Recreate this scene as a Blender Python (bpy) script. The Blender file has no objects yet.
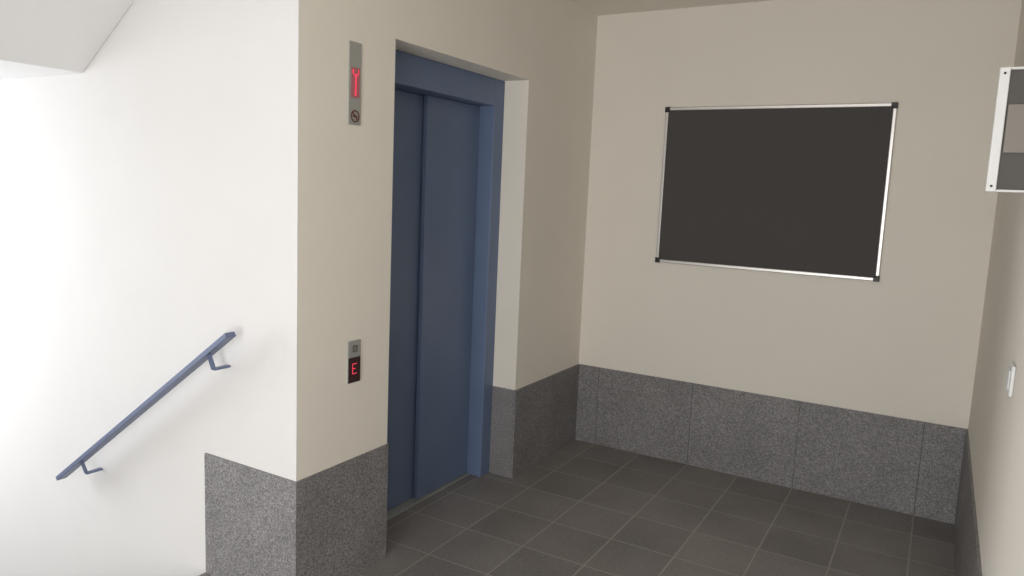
import bpy, bmesh, math
from mathutils import Matrix, Vector
S=bpy.context.scene
S.view_settings.view_transform='Standard'
D,W,HW,CZ=2.4403,2.1731,.5072,2.6922
O0,O1,OH=.5159,1.6145,2.1861
# ---------------- materials
def newmat(name):
    m=bpy.data.materials.new(name);m.use_nodes=True
    n=m.node_tree.nodes;l=m.node_tree.links
    return m,n,l,n['Principled BSDF']
def plain(name,col,rough=.5,metal=0,bump=0,scale=200,var=0,vscale=8,emis=None,es=1):
    m,n,l,b=newmat(name)
    b.inputs['Base Color'].default_value=(*col,1);b.inputs['Roughness'].default_value=rough;b.inputs['Metallic'].default_value=metal
    tc=n.new('ShaderNodeTexCoord')
    if var:
        t=n.new('ShaderNodeTexNoise');t.inputs['Scale'].default_value=vscale;t.inputs['Detail'].default_value=5
        l.new(tc.outputs['Object'],t.inputs['Vector'])
        r=n.new('ShaderNodeValToRGB')
        r.color_ramp.elements[0].position=.3;r.color_ramp.elements[1].position=.7
        r.color_ramp.elements[0].color=(*[c*(1-var) for c in col],1);r.color_ramp.elements[1].color=(*[min(1,c*(1+var)) for c in col],1)
        l.new(t.outputs['Fac'],r.inputs['Fac']);l.new(r.outputs['Color'],b.inputs['Base Color'])
    if bump:
        t=n.new('ShaderNodeTexNoise');t.inputs['Scale'].default_value=scale;t.inputs['Detail'].default_value=3
        l.new(tc.outputs['Object'],t.inputs['Vector'])
        bp=n.new('ShaderNodeBump');bp.inputs['Strength'].default_value=bump;bp.inputs['Distance'].default_value=.002
        l.new(t.outputs['Fac'],bp.inputs['Height']);l.new(bp.outputs['Normal'],b.inputs['Normal'])
    if emis:
        b.inputs['Emission Color'].default_value=(*emis,1);b.inputs['Emission Strength'].default_value=es
    return m
M_wall=plain('painted_plaster',(.81,.762,.682),.75,bump=.2,scale=90,var=.012,vscale=3)
M_wallL=plain('painted_plaster_overexposed',(.735,.720,.708),.75,bump=.2,scale=90,var=.012,vscale=3)  # same paint as the other walls; neutral overexposed look put into the colour
M_white=plain('white_plaster',(.84,.83,.82),.8,bump=.2,scale=90)
M_blue=plain('blue_lacquer',(.128,.176,.284),.42,bump=.03,scale=300,var=.05,vscale=4)
M_blue2=plain('blue_rail_paint',(.12,.15,.25),.4,bump=.05,scale=200)
M_alu=plain('brushed_aluminium',(.66,.64,.62),.4,.85,bump=.05)
M_alu2=plain('satin_aluminium_sheet',(.45,.46,.44),.45,.5,bump=.05)
M_black=plain('black_plastic',(.02,.02,.02),.45,bump=.05)
M_felt=plain('charcoal_felt',(.080,.073,.072),.95,bump=.6,scale=600,var=.10,vscale=150)
M_red=plain('red_led',(.5,.03,.05),.4,emis=(1,.06,.13),es=.7,bump=.01)
M_reddim=plain('red_display_glass',(.28,.12,.13),.3,emis=(.8,.15,.18),es=.12,bump=.01)
M_dkglass=plain('dark_display_glass',(.05,.025,.025),.2,bump=.01)
M_plastic=plain('white_plastic',(.68,.68,.67),.35,bump=.02)
M_sign=plain('sign_pictogram_ink',(.12,.03,.03),.6,bump=.01)
M_dark=plain('grey_backing_board',(.075,.067,.06),.6,bump=.1)
M_plate=plain('beige_mount_plate',(.20,.18,.155),.5,bump=.05)
M_shaft=plain('shaft_concrete',(.1,.1,.1),.9,bump=.3)
M_joint=plain('dark_joint_mortar',(.06,.057,.055),.9,bump=.2)

def granite(name,c0,c1,c2):
    m,n,l,b=newmat(name);b.inputs['Roughness'].default_value=.55
    tc=n.new('ShaderNodeTexCoord')
    t=n.new('ShaderNodeTexNoise');t.inputs['Scale'].default_value=175;t.inputs['Detail'].default_value=6;t.inputs['Roughness'].default_value=.75
    l.new(tc.outputs['Object'],t.inputs['Vector'])
    r=n.new('ShaderNodeValToRGB');r.color_ramp.elements[0].position=.38;r.color_ramp.elements[0].color=(*c0,1)
    r.color_ramp.elements[1].position=.64;r.color_ramp.elements[1].color=(*c2,1)
    e=r.color_ramp.elements.new(.5);e.color=(*c1,1)
    l.new(t.outputs['Fac'],r.inputs['Fac'])
    t2=n.new('ShaderNodeTexNoise');t2.inputs['Scale'].default_value=5;t2.inputs['Detail'].default_value=4
    l.new(tc.outputs['Object'],t2.inputs['Vector'])
    mr=n.new('ShaderNodeMapRange');mr.inputs[1].default_value=.3;mr.inputs[2].default_value=.7;mr.inputs[3].default_value=.88;mr.inputs[4].default_value=1.1
    l.new(t2.outputs['Fac'],mr.inputs[0])
    v=n.new('ShaderNodeVectorMath');v.operation='SCALE';l.new(r.outputs['Color'],v.inputs[0]);l.new(mr.outputs[0],v.inputs['Scale'])
    l.new(v.outputs[0],b.inputs['Base Color'])
    bp=n.new('ShaderNodeBump');bp.inputs['Strength'].default_value=.15;bp.inputs['Distance'].default_value=.001
    l.new(t.outputs['Fac'],bp.inputs['Height']);l.new(bp.outputs['Normal'],b.inputs['Normal'])
    return m
M_gran=granite('speckled_granite',(.100,.095,.096),(.202,.193,.195),(.39,.38,.382))
def tiles():
    m,n,l,b=newmat('floor_tiles')
    tc=n.new('ShaderNodeTexCoord');sep=n.new('ShaderNodeSeparateXYZ');l.new(tc.outputs['Object'],sep.inputs[0])
    T=.305
    def M(op,a,bv=None):
        q=n.new('ShaderNodeMath');q.operation=op
        for i,x in enumerate((a,bv)):
            if x is None: continue
            if isinstance(x,(int,float)): q.inputs[i].default_value=x
            else: l.new(x,q.inputs[i])
        return q.outputs[0]
    outs=[];cells=[]
    for i,off in ((0,.15),(1,.025)):
        a=M('DIVIDE',M('ADD',M('SUBTRACT',sep.outputs[i],off),T*40),T)
        fr=M('FRACT',a);cells.append(M('FLOOR',a))
        dd=M('MINIMUM',fr,M('SUBTRACT',1.0,fr));outs.append(dd)
    dm=M('MINIMUM',outs[0],outs[1])
    g=n.new('ShaderNodeMapRange');g.inputs[1].default_value=.007;g.inputs[2].default_value=.014;g.inputs[3].default_value=1;g.inputs[4].default_value=0
    l.new(dm,g.inputs[0])
    cb=n.new('ShaderNodeCombineXYZ');l.new(cells[0],cb.inputs[0]);l.new(cells[1],cb.inputs[1])
    wn=n.new('ShaderNodeTexWhiteNoise');l.new(cb.outputs[0],wn.inputs['Vector'])
    t=n.new('ShaderNodeTexNoise');t.inputs['Scale'].default_value=60;t.inputs['Detail'].default_value=5;l.new(tc.outputs['Object'],t.inputs['Vector'])
    t3=n.new('ShaderNodeTexNoise');t3.inputs['Scale'].default_value=3;t3.inputs['Detail'].default_value=5;l.new(tc.outputs['Object'],t3.inputs['Vector'])
    k=M('ADD',M('ADD',M('MULTIPLY',wn.outputs['Value'],.22),M('MULTIPLY',t.outputs['Fac'],.6)),M('MULTIPLY',t3.outputs['Fac'],.7))
    k=M('ADD',k,.22)
    v=n.new('ShaderNodeVectorMath');v.operation='SCALE';v.inputs[0].default_value=(.212,.197,.190);l.new(k,v.inputs['Scale'])
    mx=n.new('ShaderNodeMix');mx.data_type='RGBA';l.new(g.outputs[0],mx.inputs[0]);l.new(v.outputs[0],mx.inputs[6]);mx.inputs[7].default_value=(.36,.325,.29,1)
    l.new(mx.outputs[2],b.inputs['Base Color']);b.inputs['Roughness'].default_value=.42
    bp=n.new('ShaderNodeBump');bp.inputs['Strength'].default_value=.3;bp.inputs['Distance'].default_value=.001
    h=M('SUBTRACT',M('MULTIPLY',t.outputs['Fac'],.25),g.outputs[0]);l.new(h,bp.inputs['Height']);l.new(bp.outputs['Normal'],b.inputs['Normal'])
    return m
M_tile=tiles()
# ---------------- mesh helpers
def mesh(name,build,mats,parent=None,bevel=0,seg=2):
    bm=bmesh.new();build(bm);me=bpy.data.meshes.new(name);bm.normal_update();bm.to_mesh(me);bm.free()
    o=bpy.data.objects.new(name,me);S.collection.objects.link(o)
    for m in (mats if isinstance(mats,(list,tuple)) else [mats]): me.materials.append(m)
    if parent: o.parent=parent
    if bevel:
        b=o.modifiers.new('bevel','BEVEL');b.width=bevel;b.segments=seg;b.limit_method='ANGLE'
    return o
def addbox(bm,x0,x1,y0,y1,z0,z1,mi=0):
    v=[bm.verts.new((x,y,z)) for x in(x0,x1) for y in(y0,y1) for z in(z0,z1)]
    for f in ((0,1,3,2),(4,6,7,5),(0,4,5,1),(2,3,7,6),(0,2,6,4),(1,5,7,3)):
        q=bm.faces.new([v[i] for i in f]);q.material_index=mi
def boxes(name,bl,mats,parent=None,bevel=0):
    def b(bm):
        for x in bl: addbox(bm,*x)
    return mesh(name,b,mats,parent,bevel)
def empty(name,loc=(0,0,0)):
    o=bpy.data.objects.new(name,None);S.collection.objects.link(o);return o
def prism(bm,poly,y0,y1,axis='y',mi=0):
    def P(a,b,t): return (a,t,b) if axis=='y' else (t,a,b)
    A=[bm.verts.new(P(a,b,y0)) for a,b in poly];B=[bm.verts.new(P(a,b,y1)) for a,b in poly]
    n=len(poly)
    fs=[bm.faces.new(A),bm.faces.new(B[::-1])]+[bm.faces.new([A[i],B[i],B[(i+1)%n],A[(i+1)%n]]) for i in range(n)]
    for q in fs:q.material_index=mi
    bmesh.ops.recalc_face_normals(bm,faces=fs)
# ---------------- shell
XL,YB=-3.6,-3.2
boxes('wall_left',[(XL,-.4,0,.15,-2,4.4),(-.4,0,0,.004,-2,4.4)],M_wallL)
boxes('wall_elevator',[(-.4,0,.004,O0,-2,4.4),(-.4,0,O1,D,-2,4.4),(-.4,0,O0,O1,OH,4.4),(-.4,0,O0,O1,-2,-.12)],M_wall)
boxes('wall_back',[(-.4,W+.15,D,D+.15,-.12,3)],M_wall)
boxes('wall_right',[(W,W+.15,YB,D,-.12,3)],M_wall)
EX0,EX1,EZ1=.55,2.1,2.25
boxes('wall_front',[(XL,EX0,YB-.15,YB,-2,4.4),(EX1,W+.15,YB-.15,YB,-.12,3),(EX0,EX1,YB-.15,YB,EZ1,4.4),(EX0,EX1,YB-.15,YB,-.3,0)],M_wall)
WY0,WY1,WZ0,WZ1=-2.0,-.35,.05,1.9
boxes('wall_stairwell_end',[(XL-.15,XL,YB,WY0,-2,4.4),(XL-.15,XL,WY1,.15,-2,4.4),(XL-.15,XL,WY0,WY1,-2,WZ0),(XL-.15,XL,WY0,WY1,WZ1,4.4)],M_wall)
boxes('floor',[(-.4,W,0,D,-.12,0),(-.505,W,YB,0,-.12,0)],M_tile)
boxes('ceiling',[(0,W,0,D,CZ,CZ+.3),(0,W,YB,0,CZ,CZ+.3)],M_wall)
boxes('ceiling_stairwell',[(XL,0,YB,0,4.4,4.5)],M_white)
def win(name,ax,fix,a0,a1,z0,z1,mull):
    r=empty(name);t=.05
    L=[]
    def bx(p0,p1,q0,q1):
        L.append((p0,p1,fix-.03,fix+.03,q0,q1) if ax=='y' else (fix-.03,fix+.03,p0,p1,q0,q1))
    bx(a0,a1,z0,z0+t);bx(a0,a1,z1-t,z1);bx(a0,a0+t,z0+t,z1-t);bx(a1-t,a1,z0+t,z1-t)
    for k in mull: bx(k-t/2,k+t/2,z0+t,z1-t)
    boxes('frame',L,M_blue,r)
win('window_1','x',XL-.1,WY0,WY1,WZ0,WZ1,[-1.17])
win('fill_opening_frame','y',YB-.1,EX0,EX1,0,EZ1,[(EX0+EX1)/2])  # unseen opening added behind the camera to carry the fill light
# stairs down (against left wall)
G=.002
def st(bm):
    rr,tt=.175,.247;n=9
    for i in range(n):
        x1=-.505-i*tt;x0=x1-tt
        addbox(bm,x0,x1,-1.25,-G,-rr*(i+1)-.15,-rr*(i+1))
    xe=-.505-n*tt
    addbox(bm,XL+G,xe,-2.6,-G,-rr*(n+1)-.15,-rr*(n+1))
mesh('staircase_lower',st,M_gran)
dx,dz=1.281-.906,2.293-2.026;sl=dz/dx
def up(bm):
    x0=-1.281;z0=2.026;z1=z0+sl*(-x0)
    prism(bm,[(XL+G,z0),(x0,z0),(0-G,z1),(0-G,z1+.28),(x0-.1,z0+.28),(XL+G,z0+.28)],-1.25,-G)
mesh('staircase_upper',up,M_white)
# ---------------- wainscot slabs (dark mortar bed shows in the joints)
T=.009;g=.0014
def slabs_x(name,xs,y0,y1,bed=None,h=HW):
    L=[(xs[i]+g,xs[i+1]-g,y0,y1,0,h) for i in range(len(xs)-1)]
    if bed: L+= [(x-.004,x+.004,bed[0],bed[1],.001,h-.001,1) for x in xs[1:-1]]
    return boxes(name,L,[M_gran,M_joint])
def slabs_y(name,ys,x0,x1,bed=None,h=HW):
    L=[(x0,x1,ys[i]+g,ys[i+1]-g,0,h) for i in range(len(ys)-1)]
    if bed: L+= [(bed[0],bed[1],y-.004,y+.004,.001,h-.001,1) for y in ys[1:-1]]
    return boxes(name,L,[M_gran,M_joint])
slabs_x('baseboard_left',[-.505,T+g],-T,0)
slabs_y('baseboard_elevator',[-g,O0],0,T)
slabs_y('baseboard_elevator_far',[O1-T,2.06,D-T+g],0,T,(0,T-.003))
slabs_x('baseboard_reveal',[-.145,0],O1-T,O1)
slabs_x('baseboard_reveal_near',[-.145,0],O0,O0+T)
slabs_x('baseboard_back',[T-g,.15,.76,1.37,1.98,W-T+g],D-T,D,(D-T+.003,D))
slabs_y('baseboard_right',[YB,-2.7,-2.09,-1.48,-.87,-.26,.35,.96,1.57,2.18,D],W-T,W,(W-T+.003,W))
# ---------------- elevator
el=empty('elevator_door')
FX=-.145;JW=.10;HH=2.045
boxes('frame',[(-.30,FX,O1-JW,O1-.001,0.0,OH-.001),(-.30,FX,O0+.001,O0+JW,0,OH-.001),(-.30,FX,O0+JW,O1-JW,HH,OH-.001)],M_blue,el,.003)
ys=1.055
boxes('panel_slow',[(-.262,-.235,ys,O1-JW-.002,.008,HH-.002)],M_blue,el,.003)
boxes('panel_fast',[(-.298,-.27,O0+JW+.002,ys+.03,.008,HH-.002)],M_blue,el,.003)
boxes('sill',[(-.32,-.215,O0+JW,O1-JW,-.001,.006)],M_alu2,el,.001)
boxes('shaft_backing',[(-.40,-.33,O0+.002,O1-.002,0,OH-.002)],M_shaft,el)
# ---------------- noticeboard
bx0,bx1,bz0,bz1=.478,1.698,1.2157,2.1307
nb=empty('noticeboard')
boxes('felt_panel',[(bx0+.01,bx1-.01,D-.014,D-.001,bz0+.01,bz1-.01)],M_felt,nb)
f=.018
boxes('aluminium_frame',[(bx0,bx1,D-.02,D-.001,bz0,bz0+f),(bx0,bx1,D-.02,D-.001,bz1-f,bz1),(bx0,bx0+f,D-.02,D-.001,bz0+f,bz1-f),(bx1-f,bx1,D-.02,D-.001,bz0+f,bz1-f)],M_alu,nb,.003)
L=[]
for x,sx in((bx0,1),(bx1,-1)):
    for z,sz in((bz0,1),(bz1,-1)):
        a=sorted((x-sx*.002,x+sx*.028));b=sorted((z-sz*.002,z+sz*.020));L.append((a[0],a[1],D-.023,D-.0012,b[0],b[1]))
        a=sorted((x-sx*.0025,x+sx*.0195));b=sorted((z+sz*.019,z+sz*.029));L.append((a[0],a[1],D-.0235,D-.0012,b[0],b[1]))
boxes('corner_caps',L,M_black,nb,.002)
# ---------------- floor indicator
ip=empty('elevator_floor_indicator')
def plate(name,y0,y1,z0,z1,x0,x1,mat,par,bev=.001): return boxes(name,[(x0,x1,y0,y1,z0,z1)],mat,par,bev)
plate('plate',.246,.313,1.825,2.128,0,.005,M_alu2,ip)
plate('display',.257,.303,1.925,2.035,.005,.0065,M_reddim,ip,0)
def seg(name,L,par,x=.0066): return boxes(name,[(x,x+.001,*s) for s in L],M_red,par)
seg('digit',[(.277,.285,1.932,2.008),(.270,.292,2.006,2.012),(.263,.269,2.012,2.028),(.293,.298,2.012,2.028)],ip)
def ring(bm,cy,cz,r0,r1,x0,x1,n=32):
    V=[]
    for i in range(n):
        a=2*math.pi*i/n;V.append([bm.verts.new((x,cy+r*math.cos(a),cz+r*math.sin(a))) for x,r in((x0,r0),(x1,r0),(x1,r1),(x0,r1))])
    for i in range(n):
        A,B=V[i],V[(i+1)%n]
        for k in range(4): bm.faces.new([A[k],A[(k+1)%4],B[(k+1)%4],B[k]])
    bmesh.ops.recalc_face_normals(bm,faces=bm.faces)
def ns(bm):
    cy,cz=.281,1.857
    ring(bm,cy,cz,.018,.023,.005,.0062)
    c=.0155
    prism(bm,[(cy-c-.002,cz+c-.002),(cy-c+.002,cz+c+.002),(cy+c+.002,cz-c+.002),(cy+c-.002,cz-c-.002)],.005,.0061,'x')
    addbox(bm,.005,.006,cy-.012,cy+.012,cz-.003,cz+.003)
mesh('no_smoking_pictogram',ns,M_sign,ip)
# ---------------- call panel
cp=empty('elevator_call_panel')
plate('plate',.262,.334,.822,.992,0,.005,M_alu2,cp)
plate('display_window',.264,.332,.824,.925,.005,.0065,M_dkglass,cp,0)
seg('digit',[(.285,.288,.860,.900),(.285,.310,.897,.900),(.285,.304,.878,.881),(.285,.310,.858,.861)],cp)
plate('button',.286,.312,.945,.972,.005,.009,M_dark,cp,.002)
plate('button_face',.290,.308,.949,.968,.009,.0105,M_plate,cp,.001)
# ---------------- handrail
hr=empty('handrail')
p0=Vector((-.255,-.08,1.037));p1=Vector((-1.42,-.08,.211))
u=(p0-p1).normalized();w=Vector((-u.z,0,u.x))
def rail(bm):
    hw,ht=.022,.010
    vs=[]
    for p in(p1,p0):
        vs.append([bm.verts.new(p+w*a+Vector((0,b,0))) for a,b in((-ht,-hw),(ht,-hw),(ht,hw),(-ht,hw))])
    A,B=vs
    bm.faces.new(A);bm.faces.new(B[::-1])
    for k in range(4): bm.faces.new([A[k],B[k],B[(k+1)%4],A[(k+1)%4]])
    bmesh.ops.recalc_face_normals(bm,faces=bm.faces)
mesh('rail',rail,M_blue2,hr,bevel=.002)
for i,x in enumerate((-.364,-1.23)):
    t=(x-p1.x)/(p0.x-p1.x);zr=p1.z+t*(p0.z-p1.z);h=.011;k=.004;za=zr-.073
    def br(bm):
        prism(bm,[(-.094,zr-.010),(-.073,za-k),(-.001,za-k),(-.001,za+k),(-.067,za+k),(-.086,zr-.010)],x-h,x+h,'x')
    mesh('bracket_%d'%(i+1),br,M_blue2,hr,bevel=.001)
# ---------------- projecting framed sign on right wall
sg=empty('framed_wall_sign')
y=.3;sx0,sx1,sz0,sz1=2.045,W-.001,1.65,1.948;fw=.022
boxes('frame',[(sx0,sx0+fw,y,y+.03,sz0,sz1),(sx0+fw,sx1,y,y+.03,sz0,sz0+.006),(sx0+fw,sx1,y,y+.03,sz1-.006,sz1)],M_plastic,sg,.002)
boxes('backing',[(sx0+fw,sx1-.001,y+.008,y+.025,sz0+.006,sz1-.006)],M_dark,sg)
boxes('mount_plate',[(sx0+fw+.004,sx1,y+.001,y+.008,1.745,1.86)],M_plate,sg,.001)
def scr(bm):
    for z in(sz0+.014,sz1-.014): bmesh.ops.create_uvsphere(bm,u_segments=12,v_segments=8,radius=.003,matrix=Matrix.Translation((sx0+.011,y,z)))
mesh('screws',scr,M_black,sg)
# ---------------- light switch
sw=empty('light_switch')
boxes('cover',[(W-.010,W-.0005,.50,.585,1.105,1.19)],M_plastic,sw,.003)
boxes('rocker',[(W-.014,W-.010,.515,.57,1.12,1.175)],M_plastic,sw,.002)
# ---------------- lights
def area(name,loc,rot,sx,sy,e,col):
    la=bpy.data.lights.new(name,'AREA');la.shape='RECTANGLE';la.size=sx;la.size_y=sy;la.energy=e;la.color=col
    o=bpy.data.objects.new(name,la);S.collection.objects.link(o);o.location=loc;o.rotation_euler=rot
area('daylight_window',(XL-.14,(WY0+WY1)/2,(WZ0+WZ1)/2),(math.radians(90),0,math.radians(-90)),WY1-WY0,WZ1-WZ0,105,(.93,.96,1))
area('alcove_fill_light',((EX0+EX1)/2,YB-.14,EZ1/2),(math.radians(90),0,0),EX1-EX0,EZ1,88,(.98,.98,.98))  # added fill behind the camera, brightens the alcove
wd=bpy.data.worlds.new('world');S.world=wd;wd.use_nodes=True;wd.node_tree.nodes['Background'].inputs[0].default_value=(.8,.9,1,1);wd.node_tree.nodes['Background'].inputs[1].default_value=.5
# ---------------- camera
cam=bpy.data.cameras.new('camera');co=bpy.data.objects.new('camera',cam);S.collection.objects.link(co)
cam.sensor_width=36;cam.lens=740.6119*36/1024;cam.clip_start=.02
co.matrix_world=Matrix.Translation((1.9677,-1.88,1.6))@Matrix.Rotation(.5234,4,'Z')@Matrix.Rotation(1.4416,4,'X')@Matrix.Rotation(.0427,4,'Z')
S.camera=co
